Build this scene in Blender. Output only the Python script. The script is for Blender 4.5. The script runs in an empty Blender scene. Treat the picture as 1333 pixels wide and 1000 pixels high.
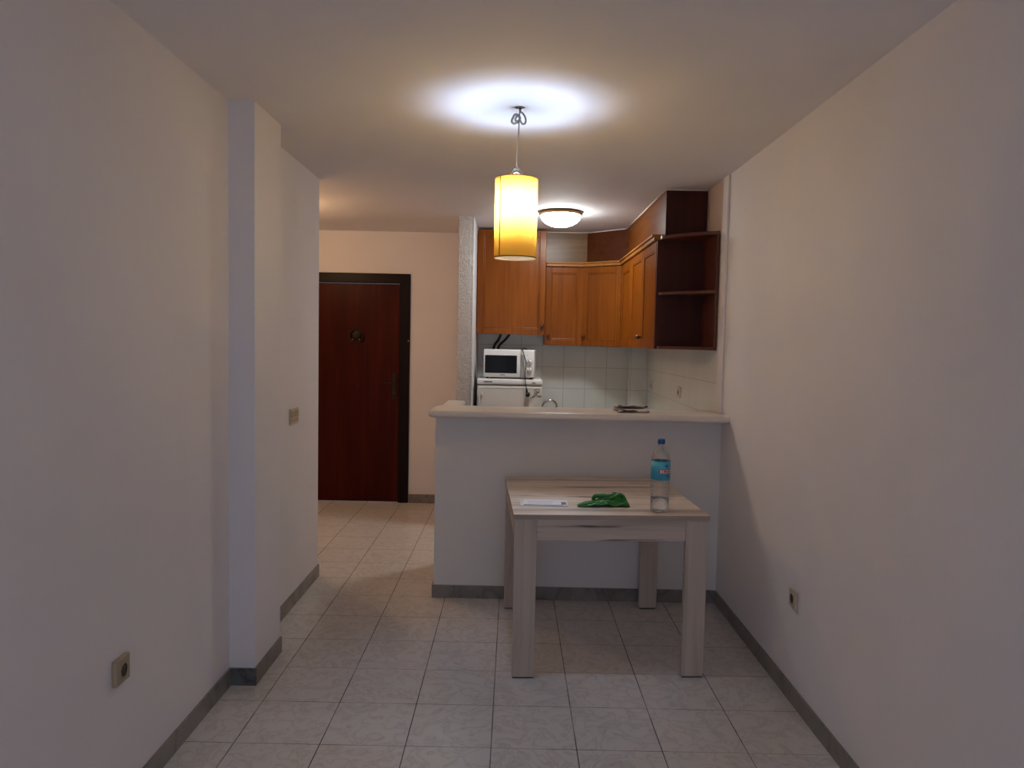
import bpy, bmesh, math, random
from mathutils import Matrix, Vector, noise
random.seed(7)
scn = bpy.context.scene
col = scn.collection
PI = math.pi

# ------------------------------------------------------------------ materials
def srgb(r, g, b):
    f = lambda c: (c/255/12.92) if c/255 <= .04045 else ((c/255+.055)/1.055)**2.4
    return (f(r), f(g), f(b), 1)

def newmat(name):
    m = bpy.data.materials.new(name); m.use_nodes = True
    nt = m.node_tree; nt.nodes.clear()
    out = nt.nodes.new('ShaderNodeOutputMaterial')
    b = nt.nodes.new('ShaderNodeBsdfPrincipled')
    nt.links.new(b.outputs[0], out.inputs[0])
    return m, nt, b, out

def plain(name, c, rough=.5, metal=0, coat=0, spec=.5, trans=0, ior=1.45):
    m, nt, b, out = newmat(name)
    b.inputs['Base Color'].default_value = c if len(c) == 4 else (*c, 1)
    b.inputs['Roughness'].default_value = rough
    b.inputs['Metallic'].default_value = metal
    b.inputs['Coat Weight'].default_value = coat
    b.inputs['Specular IOR Level'].default_value = spec
    b.inputs['Transmission Weight'].default_value = trans
    b.inputs['IOR'].default_value = ior
    return m

def N(nt, t, **kw):
    n = nt.nodes.new(t)
    for k, v in kw.items(): setattr(n, k, v)
    return n

def math_n(nt, op, a, b=None):
    n = N(nt, 'ShaderNodeMath', operation=op)
    for i, v in enumerate((a, b)):
        if v is None: continue
        if isinstance(v, (int, float)): n.inputs[i].default_value = v
        else: nt.links.new(v, n.inputs[i])
    return n.outputs[0]

def ramp(nt, fac, stops):
    r = N(nt, 'ShaderNodeValToRGB')
    e = r.color_ramp.elements
    e[0].position, e[0].color = stops[0]
    e[1].position, e[1].color = stops[-1]
    for p, c in stops[1:-1]:
        x = e.new(p); x.color = c
    nt.links.new(fac, r.inputs[0])
    return r.outputs[0]

def paint(name, c, bump=.15, scale=90, rough=.75, mottle=.03):
    m, nt, b, out = newmat(name)
    tc = N(nt, 'ShaderNodeTexCoord')
    n = N(nt, 'ShaderNodeTexNoise'); n.inputs['Scale'].default_value = scale; n.inputs['Detail'].default_value = 3
    nt.links.new(tc.outputs['Object'], n.inputs['Vector'])
    n2 = N(nt, 'ShaderNodeTexNoise'); n2.inputs['Scale'].default_value = 1.6; n2.inputs['Detail'].default_value = 5
    nt.links.new(tc.outputs['Object'], n2.inputs['Vector'])
    d = tuple(max(0, v*(1-mottle)) for v in c[:3]) + (1,)
    l = tuple(min(1, v*(1+mottle)) for v in c[:3]) + (1,)
    nt.links.new(ramp(nt, n2.outputs[0], [(.3, d), (.7, l)]), b.inputs['Base Color'])
    bp = N(nt, 'ShaderNodeBump'); bp.inputs['Strength'].default_value = bump; bp.inputs['Distance'].default_value = .002
    nt.links.new(n.outputs[0], bp.inputs['Height'])
    nt.links.new(bp.outputs[0], b.inputs['Normal'])
    b.inputs['Roughness'].default_value = rough
    b.inputs['Specular IOR Level'].default_value = .3
    return m

def textured_plaster(name, c):
    m, nt, b, out = newmat(name)
    tc = N(nt, 'ShaderNodeTexCoord')
    v = N(nt, 'ShaderNodeTexNoise'); v.inputs['Scale'].default_value = 55; v.inputs['Detail'].default_value = 2; v.inputs['Distortion'].default_value = 1.2
    nt.links.new(tc.outputs['Object'], v.inputs['Vector'])
    h = ramp(nt, v.outputs[0], [(.42, (0, 0, 0, 1)), (.6, (1, 1, 1, 1))])
    bp = N(nt, 'ShaderNodeBump'); bp.inputs['Strength'].default_value = .9; bp.inputs['Distance'].default_value = .012
    nt.links.new(h, bp.inputs['Height']); nt.links.new(bp.outputs[0], b.inputs['Normal'])
    b.inputs['Base Color'].default_value = c; b.inputs['Roughness'].default_value = .8
    return m

def wood(name, c_dark, c_mid, c_light, axis='Z', rough=.3, coat=.3, scale=1.0, contrast=1.0, streak=None):
    m, nt, b, out = newmat(name)
    tc = N(nt, 'ShaderNodeTexCoord')
    mp = N(nt, 'ShaderNodeMapping')
    s = [26*scale]*3; s['XYZ'.index(axis)] = 1.3*scale
    mp.inputs['Scale'].default_value = s
    nt.links.new(tc.outputs['Object'], mp.inputs['Vector'])
    n = N(nt, 'ShaderNodeTexNoise'); n.inputs['Scale'].default_value = 1.0; n.inputs['Detail'].default_value = 7; n.inputs['Roughness'].default_value = .6; n.inputs['Distortion'].default_value = .6
    nt.links.new(mp.outputs[0], n.inputs['Vector'])
    mp2 = N(nt, 'ShaderNodeMapping'); s2 = [5*scale]*3; s2['XYZ'.index(axis)] = .6*scale
    mp2.inputs['Scale'].default_value = s2; nt.links.new(tc.outputs['Object'], mp2.inputs['Vector'])
    n2 = N(nt, 'ShaderNodeTexNoise'); n2.inputs['Scale'].default_value = 1; n2.inputs['Detail'].default_value = 3; n2.inputs['Distortion'].default_value = 1.0
    nt.links.new(mp2.outputs[0], n2.inputs['Vector'])
    f = math_n(nt, 'ADD', math_n(nt, 'MULTIPLY', n.outputs[0], .6), math_n(nt, 'MULTIPLY', n2.outputs[0], .4))
    lo, hi = .5-.16/contrast, .5+.16/contrast
    c = ramp(nt, f, [(lo, c_dark), (.5, c_mid), (hi, c_light)])
    if streak:
        mp3 = N(nt, 'ShaderNodeMapping'); s3 = [30*scale]*3; s3['XYZ'.index(axis)] = 2.2*scale
        mp3.inputs['Scale'].default_value = s3; nt.links.new(tc.outputs['Object'], mp3.inputs['Vector'])
        n3 = N(nt, 'ShaderNodeTexNoise'); n3.inputs['Scale'].default_value = 1; n3.inputs['Detail'].default_value = 2; n3.inputs['Distortion'].default_value = 2.0
        nt.links.new(mp3.outputs[0], n3.inputs['Vector'])
        k = ramp(nt, n3.outputs[0], [(.60, (0, 0, 0, 1)), (.74, (1, 1, 1, 1))])
        mx = N(nt, 'ShaderNodeMix', data_type='RGBA')
        nt.links.new(k, mx.inputs['Factor']); nt.links.new(c, mx.inputs['A']); mx.inputs['B'].default_value = streak
        c = mx.outputs['Result']
    nt.links.new(c, b.inputs['Base Color'])
    bp = N(nt, 'ShaderNodeBump'); bp.inputs['Strength'].default_value = .08; bp.inputs['Distance'].default_value = .001
    nt.links.new(n.outputs[0], bp.inputs['Height']); nt.links.new(bp.outputs[0], b.inputs['Normal'])
    b.inputs['Roughness'].default_value = rough; b.inputs['Coat Weight'].default_value = coat; b.inputs['Coat Roughness'].default_value = .25
    return m

def grid_mask(nt, coord, spacing, offset, width, vary=0):
    """1 on the joint, 0 on the tile, along one coordinate"""
    a = math_n(nt, 'SUBTRACT', coord, offset)
    a = math_n(nt, 'DIVIDE', a, spacing)
    fr = math_n(nt, 'FRACT', a)
    d = math_n(nt, 'ABSOLUTE', math_n(nt, 'SUBTRACT', fr, .5))
    return math_n(nt, 'GREATER_THAN', d, .5-width/spacing/2)

def floor_mat():
    m, nt, b, out = newmat('marbled_floor_tile')
    tc = N(nt, 'ShaderNodeTexCoord'); sp = N(nt, 'ShaderNodeSeparateXYZ')
    nt.links.new(tc.outputs['Object'], sp.inputs[0])
    T = .333; gx = -1.0558; gy = 4.7627
    gX = grid_mask(nt, sp.outputs[0], T, gx, .0042)
    gY = grid_mask(nt, sp.outputs[1], T, gy, .0034)
    # veins per tile
    ix = math_n(nt, 'FLOOR', math_n(nt, 'DIVIDE', math_n(nt, 'SUBTRACT', sp.outputs[0], gx), T))
    iy = math_n(nt, 'FLOOR', math_n(nt, 'DIVIDE', math_n(nt, 'SUBTRACT', sp.outputs[1], gy), T))
    cb = N(nt, 'ShaderNodeCombineXYZ'); nt.links.new(ix, cb.inputs[0]); nt.links.new(iy, cb.inputs[1])
    wn = N(nt, 'ShaderNodeTexWhiteNoise'); nt.links.new(cb.outputs[0], wn.inputs['Vector'])
    vm = N(nt, 'ShaderNodeVectorMath', operation='MULTIPLY_ADD')
    nt.links.new(wn.outputs['Color'], vm.inputs[0]); vm.inputs[1].default_value = (9, 9, 9); nt.links.new(tc.outputs['Object'], vm.inputs[2])
    n = N(nt, 'ShaderNodeTexNoise'); n.inputs['Scale'].default_value = 9; n.inputs['Detail'].default_value = 6; n.inputs['Distortion'].default_value = 1.5
    nt.links.new(vm.outputs[0], n.inputs['Vector'])
    # thin veins = noise near .5
    v = math_n(nt, 'ABSOLUTE', math_n(nt, 'SUBTRACT', n.outputs[0], .5))
    tile = ramp(nt, v, [(0, (.45, .415, .385, 1)), (.012, (.54, .505, .475, 1)), (.08, (.60, .575, .55, 1))])
    n5 = N(nt, 'ShaderNodeTexNoise'); n5.inputs['Scale'].default_value = 4.2; n5.inputs['Detail'].default_value = 4; nt.links.new(tc.outputs['Object'], n5.inputs['Vector'])
    gcol = ramp(nt, n5.outputs[0], [(.42, (.36, .32, .29, 1)), (.6, (.09, .08, .075, 1))])
    gcolx = ramp(nt, n5.outputs[0], [(.38, (.26, .23, .21, 1)), (.55, (.07, .062, .058, 1))])
    mx = N(nt, 'ShaderNodeMix', data_type='RGBA')
    nt.links.new(gY, mx.inputs['Factor']); nt.links.new(tile, mx.inputs['A']); nt.links.new(gcol, mx.inputs['B'])
    mx2 = N(nt, 'ShaderNodeMix', data_type='RGBA')
    nt.links.new(gX, mx2.inputs['Factor']); nt.links.new(mx.outputs['Result'], mx2.inputs['A']); nt.links.new(gcolx, mx2.inputs['B'])
    nt.links.new(mx2.outputs['Result'], b.inputs['Base Color'])
    g = math_n(nt, 'MAXIMUM', gX, gY)
    r = N(nt, 'ShaderNodeMapRange'); nt.links.new(g, r.inputs[0]); r.inputs[3].default_value = .3; r.inputs[4].default_value = .8
    nt.links.new(r.outputs[0], b.inputs['Roughness'])
    bp = N(nt, 'ShaderNodeBump'); bp.invert = True; bp.inputs['Strength'].default_value = .5; bp.inputs['Distance'].default_value = .002
    nt.links.new(g, bp.inputs['Height']); nt.links.new(bp.outputs[0], b.inputs['Normal'])
    return m

def wall_tile_mat(name, axis, off, vwidth=.003):
    m, nt, b, out = newmat(name)
    tc = N(nt, 'ShaderNodeTexCoord'); sp = N(nt, 'ShaderNodeSeparateXYZ')
    nt.links.new(tc.outputs['Object'], sp.inputs[0])
    gA = grid_mask(nt, sp.outputs['XYZ'.index(axis)], .2045, off, vwidth)
    gZ = grid_mask(nt, sp.outputs[2], .2025, 1.344, .003)
    g = math_n(nt, 'MAXIMUM', gA, gZ)
    n = N(nt, 'ShaderNodeTexNoise'); n.inputs['Scale'].default_value = 3; nt.links.new(tc.outputs['Object'], n.inputs['Vector'])
    c0 = ramp(nt, n.outputs[0], [(.3, (.60, .62, .585, 1)), (.7, (.66, .68, .645, 1))])
    mx = N(nt, 'ShaderNodeMix', data_type='RGBA')
    nt.links.new(g, mx.inputs['Factor']); nt.links.new(c0, mx.inputs['A']); mx.inputs['B'].default_value = (.27, .25, .22, 1)
    nt.links.new(mx.outputs['Result'], b.inputs['Base Color'])
    b.inputs['Roughness'].default_value = .32
    bp = N(nt, 'ShaderNodeBump'); bp.invert = True; bp.inputs['Strength'].default_value = .4; bp.inputs['Distance'].default_value = .0015
    nt.links.new(g, bp.inputs['Height']); nt.links.new(bp.outputs[0], b.inputs['Normal'])
    return m

def marble_mat(name, c0, c1, vein):
    m, nt, b, out = newmat(name)
    tc = N(nt, 'ShaderNodeTexCoord')
    mp = N(nt, 'ShaderNodeMapping'); mp.inputs['Rotation'].default_value = (.6, .6, .3); nt.links.new(tc.outputs['Object'], mp.inputs['Vector'])
    n = N(nt, 'ShaderNodeTexNoise'); n.inputs['Scale'].default_value = 2.6; n.inputs['Detail'].default_value = 5; n.inputs['Distortion'].default_value = 1.6
    nt.links.new(mp.outputs[0], n.inputs['Vector'])
    v = math_n(nt, 'ABSOLUTE', math_n(nt, 'SUBTRACT', n.outputs[0], .5))
    nt.links.new(ramp(nt, v, [(0, vein), (.02, c0), (.12, c1)]), b.inputs['Base Color'])
    b.inputs['Roughness'].default_value = .35
    return m

def emit(name, c, s):
    m = bpy.data.materials.new(name); m.use_nodes = True; nt = m.node_tree; nt.nodes.clear()
    o = nt.nodes.new('ShaderNodeOutputMaterial'); e = nt.nodes.new('ShaderNodeEmission')
    e.inputs[0].default_value = (*c, 1); e.inputs[1].default_value = s
    nt.links.new(e.outputs[0], o.inputs[0]); return m

def shade_mat(name, c, trans):
    m = bpy.data.materials.new(name); m.use_nodes = True; nt = m.node_tree; nt.nodes.clear()
    o = nt.nodes.new('ShaderNodeOutputMaterial')
    d = nt.nodes.new('ShaderNodeBsdfDiffuse'); t = nt.nodes.new('ShaderNodeBsdfTranslucent'); mx = nt.nodes.new('ShaderNodeMixShader')
    d.inputs[0].default_value = c; t.inputs[0].default_value = c; mx.inputs[0].default_value = trans
    nt.links.new(d.outputs[0], mx.inputs[1]); nt.links.new(t.outputs[0], mx.inputs[2]); nt.links.new(mx.outputs[0], o.inputs[0])
    return m

WALL = paint('warm_white_wall_paint', (.72, .695, .71, 1))
CEIL = paint('white_ceiling_paint', (.745, .715, .725, 1), bump=.05)
PENW = paint('white_peninsula_paint', (.70, .68, .665, 1), bump=.1)
GOT = textured_plaster('textured_plaster', (.66, .63, .61, 1))
FLOOR = floor_mat()
TILEB = wall_tile_mat('white_wall_tile_back', 'X', .684)
TILER = wall_tile_mat('white_wall_tile_side', 'Y', 6.87, .0012)
TILEP = wall_tile_mat('white_wall_tile_pier', 'X', 1.10)
BASE = marble_mat('taupe_marble_skirting', (.185, .165, .145, 1), (.235, .21, .19, 1), (.135, .118, .105, 1))
BASEG = marble_mat('grey_cut_skirting', (.10, .105, .105, 1), (.15, .155, .155, 1), (.05, .05, .05, 1))
COUNTER = plain('cream_stone_counter', (.68, .62, .555, 1), rough=.28)
CAB = wood('honey_oak_varnish', (.155, .037, .002, 1), (.215, .056, .0035, 1), (.27, .078, .007, 1), 'Z', rough=.3, coat=0)
CABX = wood('honey_oak_varnish_horizontal', (.13, .062, .020, 1), (.20, .10, .034, 1), (.26, .135, .05, 1), 'X', rough=.33, coat=0, scale=.8)
CABY = wood('oak_moulding', (.24, .085, .016, 1), (.33, .125, .025, 1), (.4, .16, .038, 1), 'X', rough=.35, coat=0)
CABR = wood('shaded_oak_filler', (.065, .016, .004, 1), (.09, .023, .006, 1), (.115, .031, .008, 1), 'Y', rough=.45, coat=0)  # diagonal filler: the shade from its angle to the light is painted in
CABO = wood('oak_filler', (.105, .031, .005, 1), (.145, .045, .008, 1), (.19, .062, .012, 1), 'Y', rough=.42, coat=0)
UNLITW = wood('unlit_end_panel_wood', (.035, .008, .005, 1), (.05, .012, .007, 1), (.07, .017, .009, 1), 'Z', rough=.5, coat=0)  # unlit cabinet end facing the dining side: its shade is put into the colour
UNLITS = wood('unlit_end_shelf_wood', (.07, .017, .010, 1), (.095, .024, .014, 1), (.12, .032, .02, 1), 'X', rough=.4, coat=0)  # same painted-in shade for the shelves, a little lighter
KNOB = plain('dark_red_wood_knob', (.075, .017, .008, 1), rough=.25, coat=.5)
DOORW = wood('mahogany_door_veneer', (.032, .0035, .0015, 1), (.05, .0055, .002, 1), (.07, .009, .003, 1), 'Z', rough=.35, coat=0, scale=.8)
DOORW.node_tree.nodes['Principled BSDF'].inputs['Specular IOR Level'].default_value = .1
UNLITW.node_tree.nodes['Principled BSDF'].inputs['Specular IOR Level'].default_value = .2
for m_, v_ in ((CAB, .2), (CABX, .35), (CABY, .3), (CABR, .2), (CABO, .1)): m_.node_tree.nodes['Principled BSDF'].inputs['Specular IOR Level'].default_value = v_
DOORF = plain('near_black_door_frame', (.010, .004, .003, 1), rough=.4, spec=.15)
BRASS = plain('aged_brass', (.42, .27, .11, 1), rough=.35, metal=1)
DBRASS = plain('dark_bronze', (.03, .018, .010, 1), rough=.5, metal=.3, spec=.3)
TABLEX = wood('pale_greybrown_oak', (.38, .29, .225, 1), (.62, .50, .41, 1), (.74, .62, .52, 1), 'X', rough=.38, coat=.1, scale=.55, contrast=1.6, streak=(.13, .09, .07, 1))
TABLEZ = wood('pale_greybrown_oak_leg', (.36, .295, .24, 1), (.46, .385, .32, 1), (.54, .455, .385, 1), 'Z', rough=.5, coat=0, scale=.8)
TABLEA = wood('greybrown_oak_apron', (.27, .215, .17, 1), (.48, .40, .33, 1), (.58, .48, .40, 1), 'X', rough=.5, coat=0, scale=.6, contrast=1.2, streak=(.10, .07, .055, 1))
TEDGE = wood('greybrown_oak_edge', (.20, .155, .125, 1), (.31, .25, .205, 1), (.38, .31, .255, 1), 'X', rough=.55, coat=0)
BLACK = plain('black_plastic', (.012, .011, .011, 1), rough=.35)
CABLE = plain('black_cable_rubber', (.015, .013, .012, 1), rough=.5)
WHITEP = plain('white_enamel', (.86, .86, .84, 1), rough=.28, coat=.3)
FRIDGEW = plain('cream_white_fridge_enamel', (.62, .58, .53, 1), rough=.35)
GREYP = plain('light_grey_plastic', (.38, .39, .40, 1), rough=.4)
GREYD = plain('grey_print', (.10, .10, .10, 1), rough=.5)
GLASSD = plain('black_oven_glass', (.006, .006, .006, 1), rough=.08)
IVORY = plain('ivory_plastic', (.50, .43, .33, 1), rough=.4)
IVORY2 = plain('yellowed_ivory_plastic', (.38, .31, .22, 1), rough=.4)
SOCK = plain('socket_hole_brown', (.09, .065, .035, 1), rough=.5)
CHROME = plain('chrome', (.6, .6, .6, 1), rough=.15, metal=1)
STEEL = plain('brushed_steel', (.5, .5, .5, 1), rough=.35, metal=1)
SILVERC = plain('braided_silver_grey_cable', (.30, .27, .24, 1), rough=.5)
TANC = plain('tan_cable', (.42, .33, .26, 1), rough=.5)
DGREY = plain('dull_metal', (.22, .2, .18, 1), rough=.45, metal=.6)
CAULK = plain('white_caulk', (.75, .66, .6, 1), rough=.7)

# ------------------------------------------------------------------ mesh helpers (all in world coordinates)
def bm_new(): return bmesh.new()

def add_box(bm, x0, x1, y0, y1, z0, z1, bevel=0, M=None, seg=2):
    g = bmesh.ops.create_cube(bm, size=1)
    vs = g['verts']
    mt = Matrix.Translation(((x0+x1)/2, (y0+y1)/2, (z0+z1)/2)) @ Matrix.Diagonal((x1-x0, y1-y0, z1-z0, 1))
    bmesh.ops.transform(bm, matrix=mt, verts=vs)
    if bevel:
        es = list({e for v in vs for e in v.link_edges})
        r = bmesh.ops.bevel(bm, geom=es, offset=bevel, segments=seg, affect='EDGES', profile=.5)
        vs = list({v for f in r['faces'] for v in f.verts} | {v for v in vs if v.is_valid})
    if M is not None: bmesh.ops.transform(bm, matrix=M, verts=vs)
    return vs

def add_prism(bm, pts, z0, z1, M=None, bevel=0):
    lo = [bm.verts.new((x, y, z0)) for x, y in pts]; hi = [bm.verts.new((x, y, z1)) for x, y in pts]
    n = len(pts)
    fs = [bm.faces.new(lo[::-1]), bm.faces.new(hi)]
    for i in range(n): fs.append(bm.faces.new((lo[i], lo[(i+1) % n], hi[(i+1) % n], hi[i])))
    bmesh.ops.recalc_face_normals(bm, faces=fs)
    vs = lo+hi
    if bevel:
        es = list({e for v in vs for e in v.link_edges})
        r = bmesh.ops.bevel(bm, geom=es, offset=bevel, segments=3, affect='EDGES', profile=.5)
        vs = list({v for f in r['faces'] for v in f.verts} | {v for v in vs if v.is_valid})
    if M is not None: bmesh.ops.transform(bm, matrix=M, verts=vs)
    return vs

def add_lathe(bm, prof, c=(0, 0, 0), seg=40, M=None, cap=True):
    rings = []
    for r, z in prof:
        if r < 1e-6: rings.append([bm.verts.new((c[0], c[1], c[2]+z))])
        else: rings.append([bm.verts.new((c[0]+r*math.cos(2*PI*i/seg), c[1]+r*math.sin(2*PI*i/seg), c[2]+z)) for i in range(seg)])
    fs = []
    for a, b in zip(rings, rings[1:]):
        for i in range(seg):
            j = (i+1) % seg
            if len(a) == 1 and len(b) == 1: continue
            if len(a) == 1: fs.append(bm.faces.new((a[0], b[j], b[i])))
            elif len(b) == 1: fs.append(bm.faces.new((a[i], a[j], b[0])))
            else: fs.append(bm.faces.new((a[i], a[j], b[j], b[i])))
    if cap:
        if len(rings[0]) > 1: fs.append(bm.faces.new(rings[0][::-1]))
        if len(rings[-1]) > 1: fs.append(bm.faces.new(rings[-1]))
    for f in fs: f.smooth = True
    bmesh.ops.recalc_face_normals(bm, faces=fs)
    vs = [v for r in rings for v in r]
    if M is not None: bmesh.ops.transform(bm, matrix=M, verts=vs)
    return vs

def catmull(pts, n=8):
    P = [Vector(p) for p in pts]; P = [P[0]*2-P[1]]+P+[P[-1]*2-P[-2]]
    out = []
    for i in range(1, len(P)-2):
        a, b, c, d = P[i-1:i+3]
        for k in range(n):
            t = k/n
            out.append(.5*((2*b)+(c-a)*t+(2*a-5*b+4*c-d)*t*t+(3*b-a-3*c+d)*t**3))
    out.append(P[-2]); return out

def add_tube(bm, pts, r, seg=10, smooth=True, n=8):
    P = catmull(pts, n) if smooth and len(pts) > 2 else [Vector(p) for p in pts]
    rings = []; up = Vector((.13, .31, .94)).normalized()
    for i, p in enumerate(P):
        t = (P[min(i+1, len(P)-1)]-P[max(i-1, 0)]).normalized()
        a = up-t*up.dot(t)
        if a.length < .1: a = t.orthogonal()
        a.normalize(); up = a; b = t.cross(a)
        rr = r(i/(len(P)-1)) if callable(r) else r
        rings.append([bm.verts.new(p+(a*math.cos(2*PI*k/seg)+b*math.sin(2*PI*k/seg))*rr) for k in range(seg)])
    fs = []
    for A, B in zip(rings, rings[1:]):
        for k in range(seg): fs.append(bm.faces.new((A[k], A[(k+1) % seg], B[(k+1) % seg], B[k])))
    fs.append(bm.faces.new(rings[0][::-1])); fs.append(bm.faces.new(rings[-1]))
    for f in fs: f.smooth = True
    bmesh.ops.recalc_face_normals(bm, faces=fs)

def set_props(o, label=None, cat=None, group=None, kind=None):
    if label: o['label'] = label
    if cat: o['category'] = cat
    if group: o['group'] = group
    if kind: o['kind'] = kind

def obj(name, bm, mat, parent=None, **kw):
    me = bpy.data.meshes.new(name)
    # world -> parent's frame
    if parent is not None:
        W = Matrix.Identity(4); p = parent; chain = []
        while p is not None: chain.append(p); p = p.parent
        for p in reversed(chain): W = W @ p.matrix_basis
        bmesh.ops.transform(bm, matrix=W.inverted(), verts=bm.verts)
    bm.to_mesh(me); bm.free()
    for m in (mat if isinstance(mat, (list, tuple)) else [mat]): me.materials.append(m)
    o = bpy.data.objects.new(name, me); col.objects.link(o)
    if parent is not None: o.parent = parent
    set_props(o, **kw)
    return o

def thing(name, label, cat, loc=(0, 0, 0), rz=0, group=None):
    o = bpy.data.objects.new(name, None); col.objects.link(o)
    o.empty_display_size = .05
    o.location = loc; o.rotation_euler = (0, 0, rz)
    o.matrix_basis = Matrix.Translation(loc) @ Matrix.Rotation(rz, 4, 'Z')
    set_props(o, label, cat, group); return o

def struct(name, bm, mat): return obj(name, bm, mat, kind='structure')

def box(name, mat, *a, parent=None, bevel=0, M=None, **kw):
    bm = bm_new(); add_box(bm, *a, bevel=bevel, M=M); return obj(name, bm, mat, parent, **kw)

def shade_auto(o, ang=35):
    me = o.data
    for p in me.polygons: p.use_smooth = True
    try: me.set_sharp_from_angle(angle=math.radians(ang))
    except Exception: pass
    return o

# ------------------------------------------------------------------ the room
H = 2.596
XR = 1.27
YB = 7.03
YR = -1.7
box('floor', FLOOR, -3.6, 1.42, YR-.12, YB+.15, -.1, 0, kind='structure')
box('ceiling', CEIL, -3.6, 1.42, YR-.12, YB+.15, H, H+.1, kind='structure')

bm = bm_new()
add_prism(bm, [(-1.257, YR), (-1.257, 3.242), (-1.143, 3.242), (-1.143, 3.603), (-1.27, 3.603), (-1.27, 4.783), (-1.42, 4.783), (-1.42, YR)], 0, H)
struct('wall_left', bm, WALL)
box('wall_right', WALL, XR, 1.42, YR, YB, 0, H, kind='structure')
# back wall of the hallway, with the opening for the front door
DX0, DX1, DZ = -1.95, -1.092, 2.105
bm = bm_new()
add_box(bm, -3.5, DX0-.10, YB, YB+.14, 0, H); add_box(bm, DX1+.10, 1.27, YB, YB+.14, 0, H)
add_box(bm, DX0-.10, DX1+.10, YB, YB+.14, DZ+.095, H)
struct('wall_back', bm, WALL)
box('wall_hall_front', WALL, -3.5, -1.42, 4.66, 4.783, 0, H, kind='structure')
box('wall_hall_left', WALL, -3.6, -3.5, 4.66, YB+.14, 0, H, kind='structure')
# wall behind the photographer, with the balcony opening the daylight comes through
bm = bm_new()
add_box(bm, -1.42, -.85, YR-.12, YR, 0, H); add_box(bm, .85, 1.42, YR-.12, YR, 0, H); add_box(bm, -.85, .85, YR-.12, YR, 2.15, H)
struct('wall_rear', bm, WALL)
bm = bm_new()
for x0, x1 in ((-.85, -.80), (-.03, .03), (.80, .85)): add_box(bm, x0, x1, YR-.09, YR-.03, .0, 2.15)
add_box(bm, -.85, .85, YR-.09, YR-.03, 2.10, 2.15); add_box(bm, -.85, .85, YR-.09, YR-.03, 0, .05)
struct('window_1', bm, plain('white_window_frame', (.7, .7, .7, 1), .4))

# partition between hallway and kitchen; its end is rough plaster
PX0, PX1, PY = -.463, -.345, 6.085
bm = bm_new(); add_box(bm, PX0, PX1, PY, YB, 0, H)
for f in bm.faces: f.material_index = 1 if f.normal.y < -.5 else 0
struct('wall_partition', bm, [WALL, GOT])
bm = bm_new(); add_box(bm, PX0-.006, PX1-.022, PY-.014, PY-.001, 0, H, bevel=.005)
struct('trim_1', bm, GOT)
# tiled kitchen walls
box('wall_kitchen_back', TILEB, PX1, 1.257, 7.0, YB-.001, 0, H-.001, kind='structure')
box('wall_kitchen_pier', TILEP, 1.085, 1.257, 6.87, 7.0, 0, H-.001, kind='structure')
bm = bm_new(); add_box(bm, 1.258, 1.2699, 4.53, YB-.001, 0, 2.28); add_box(bm, 1.258, 1.2699, 4.53, YB-.001, 2.2805, H-.001)
for f in bm.faces: f.material_index = 1 if f.calc_center_median().z > 2.285 else 0
struct('wall_kitchen_right', bm, [TILER, paint('pinkish_bare_plaster', (.60, .50, .46, 1))])
bm = bm_new(); add_box(bm, 1.256, 1.2699, 4.43, 4.53, 1.166, H-.001, bevel=.004); struct('trim_2', bm, WALL)

# skirting
def skirting(name, pts, mat=BASE, h=.078, t=.010):
    """pts: polyline of the wall foot; the room is on the right-hand side of the walk"""
    bm = bm_new()
    P = [Vector((x, y)) for x, y in pts]
    for a, b in zip(P, P[1:]):
        d = (b-a).normalized(); n = Vector((d.y, -d.x))
        L = (b-a).length; k = max(1, round(L/.42)); s = L/k
        for i in range(k):
            p = a+d*(s*i+.0007); q = a+d*(s*(i+1)-.0007)
            add_prism(bm, [tuple(p), tuple(q), tuple(q+n*t), tuple(p+n*t)], .0, h)
    return struct(name, bm, mat)
skirting('baseboard_left', [(-1.257, YR), (-1.257, 3.232)])
skirting('baseboard_column', [(-1.257, 3.242), (-1.133, 3.242)], BASEG)
skirting('baseboard_column_side', [(-1.143, 3.242), (-1.143, 3.603)])
skirting('baseboard_recess', [(-1.27, 3.603), (-1.27, 4.79)])
skirting('baseboard_right', [(1.27, 4.42), (1.27, YR)])
skirting('baseboard_back', [(DX1+.103, YB), (PX0, YB)], h=.084)
skirting('baseboard_peninsula', [(-.473, 4.43), (1.26, 4.43)])
skirting('baseboard_peninsula_end', [(-.463, 5.14), (-.463, 4.425)])

# ------------------------------------------------------------------ front door (hallway)
d = thing('front_door', 'dark mahogany front door at the end of the hallway in a near-black frame', 'door', ((DX0+DX1)/2, YB, 0))
d.name = 'door_1'; d['kind'] = 'structure'
bm = bm_new(); add_box(bm, DX0+.003, DX1-.003, YB+.012, YB+.055, .004, DZ-.003, bevel=.003)
obj('door_leaf', bm, DOORW, d)
bm = bm_new()
add_box(bm, DX0-.098, DX0, YB-.022, YB+.07, 0, DZ+.093, bevel=.006); add_box(bm, DX1, DX1+.098, YB-.022, YB+.07, 0, DZ+.093, bevel=.006)
add_box(bm, DX0-.098, DX1+.098, YB-.0225, YB+.07, DZ, DZ+.0935, bevel=.006)
obj('door_frame', bm, DOORF, d)
hd = bm_new(); add_box(hd, -1.158, -1.118, YB+.002, YB+.012, 1.0, 1.25, bevel=.004)
hdl = obj('handle_plate', hd, DBRASS, d, label='dull bronze handle plate')
bm = bm_new(); add_tube(bm, [(-1.138, YB+.004, 1.155), (-1.138, YB-.045, 1.155)], .009, smooth=False)
add_tube(bm, [(-1.134, YB-.045, 1.155), (-1.17, YB-.050, 1.157), (-1.215, YB-.050, 1.16), (-1.255, YB-.047, 1.155)], lambda t: .010-.003*t)
obj('lever', bm, DBRASS, hdl)
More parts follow.
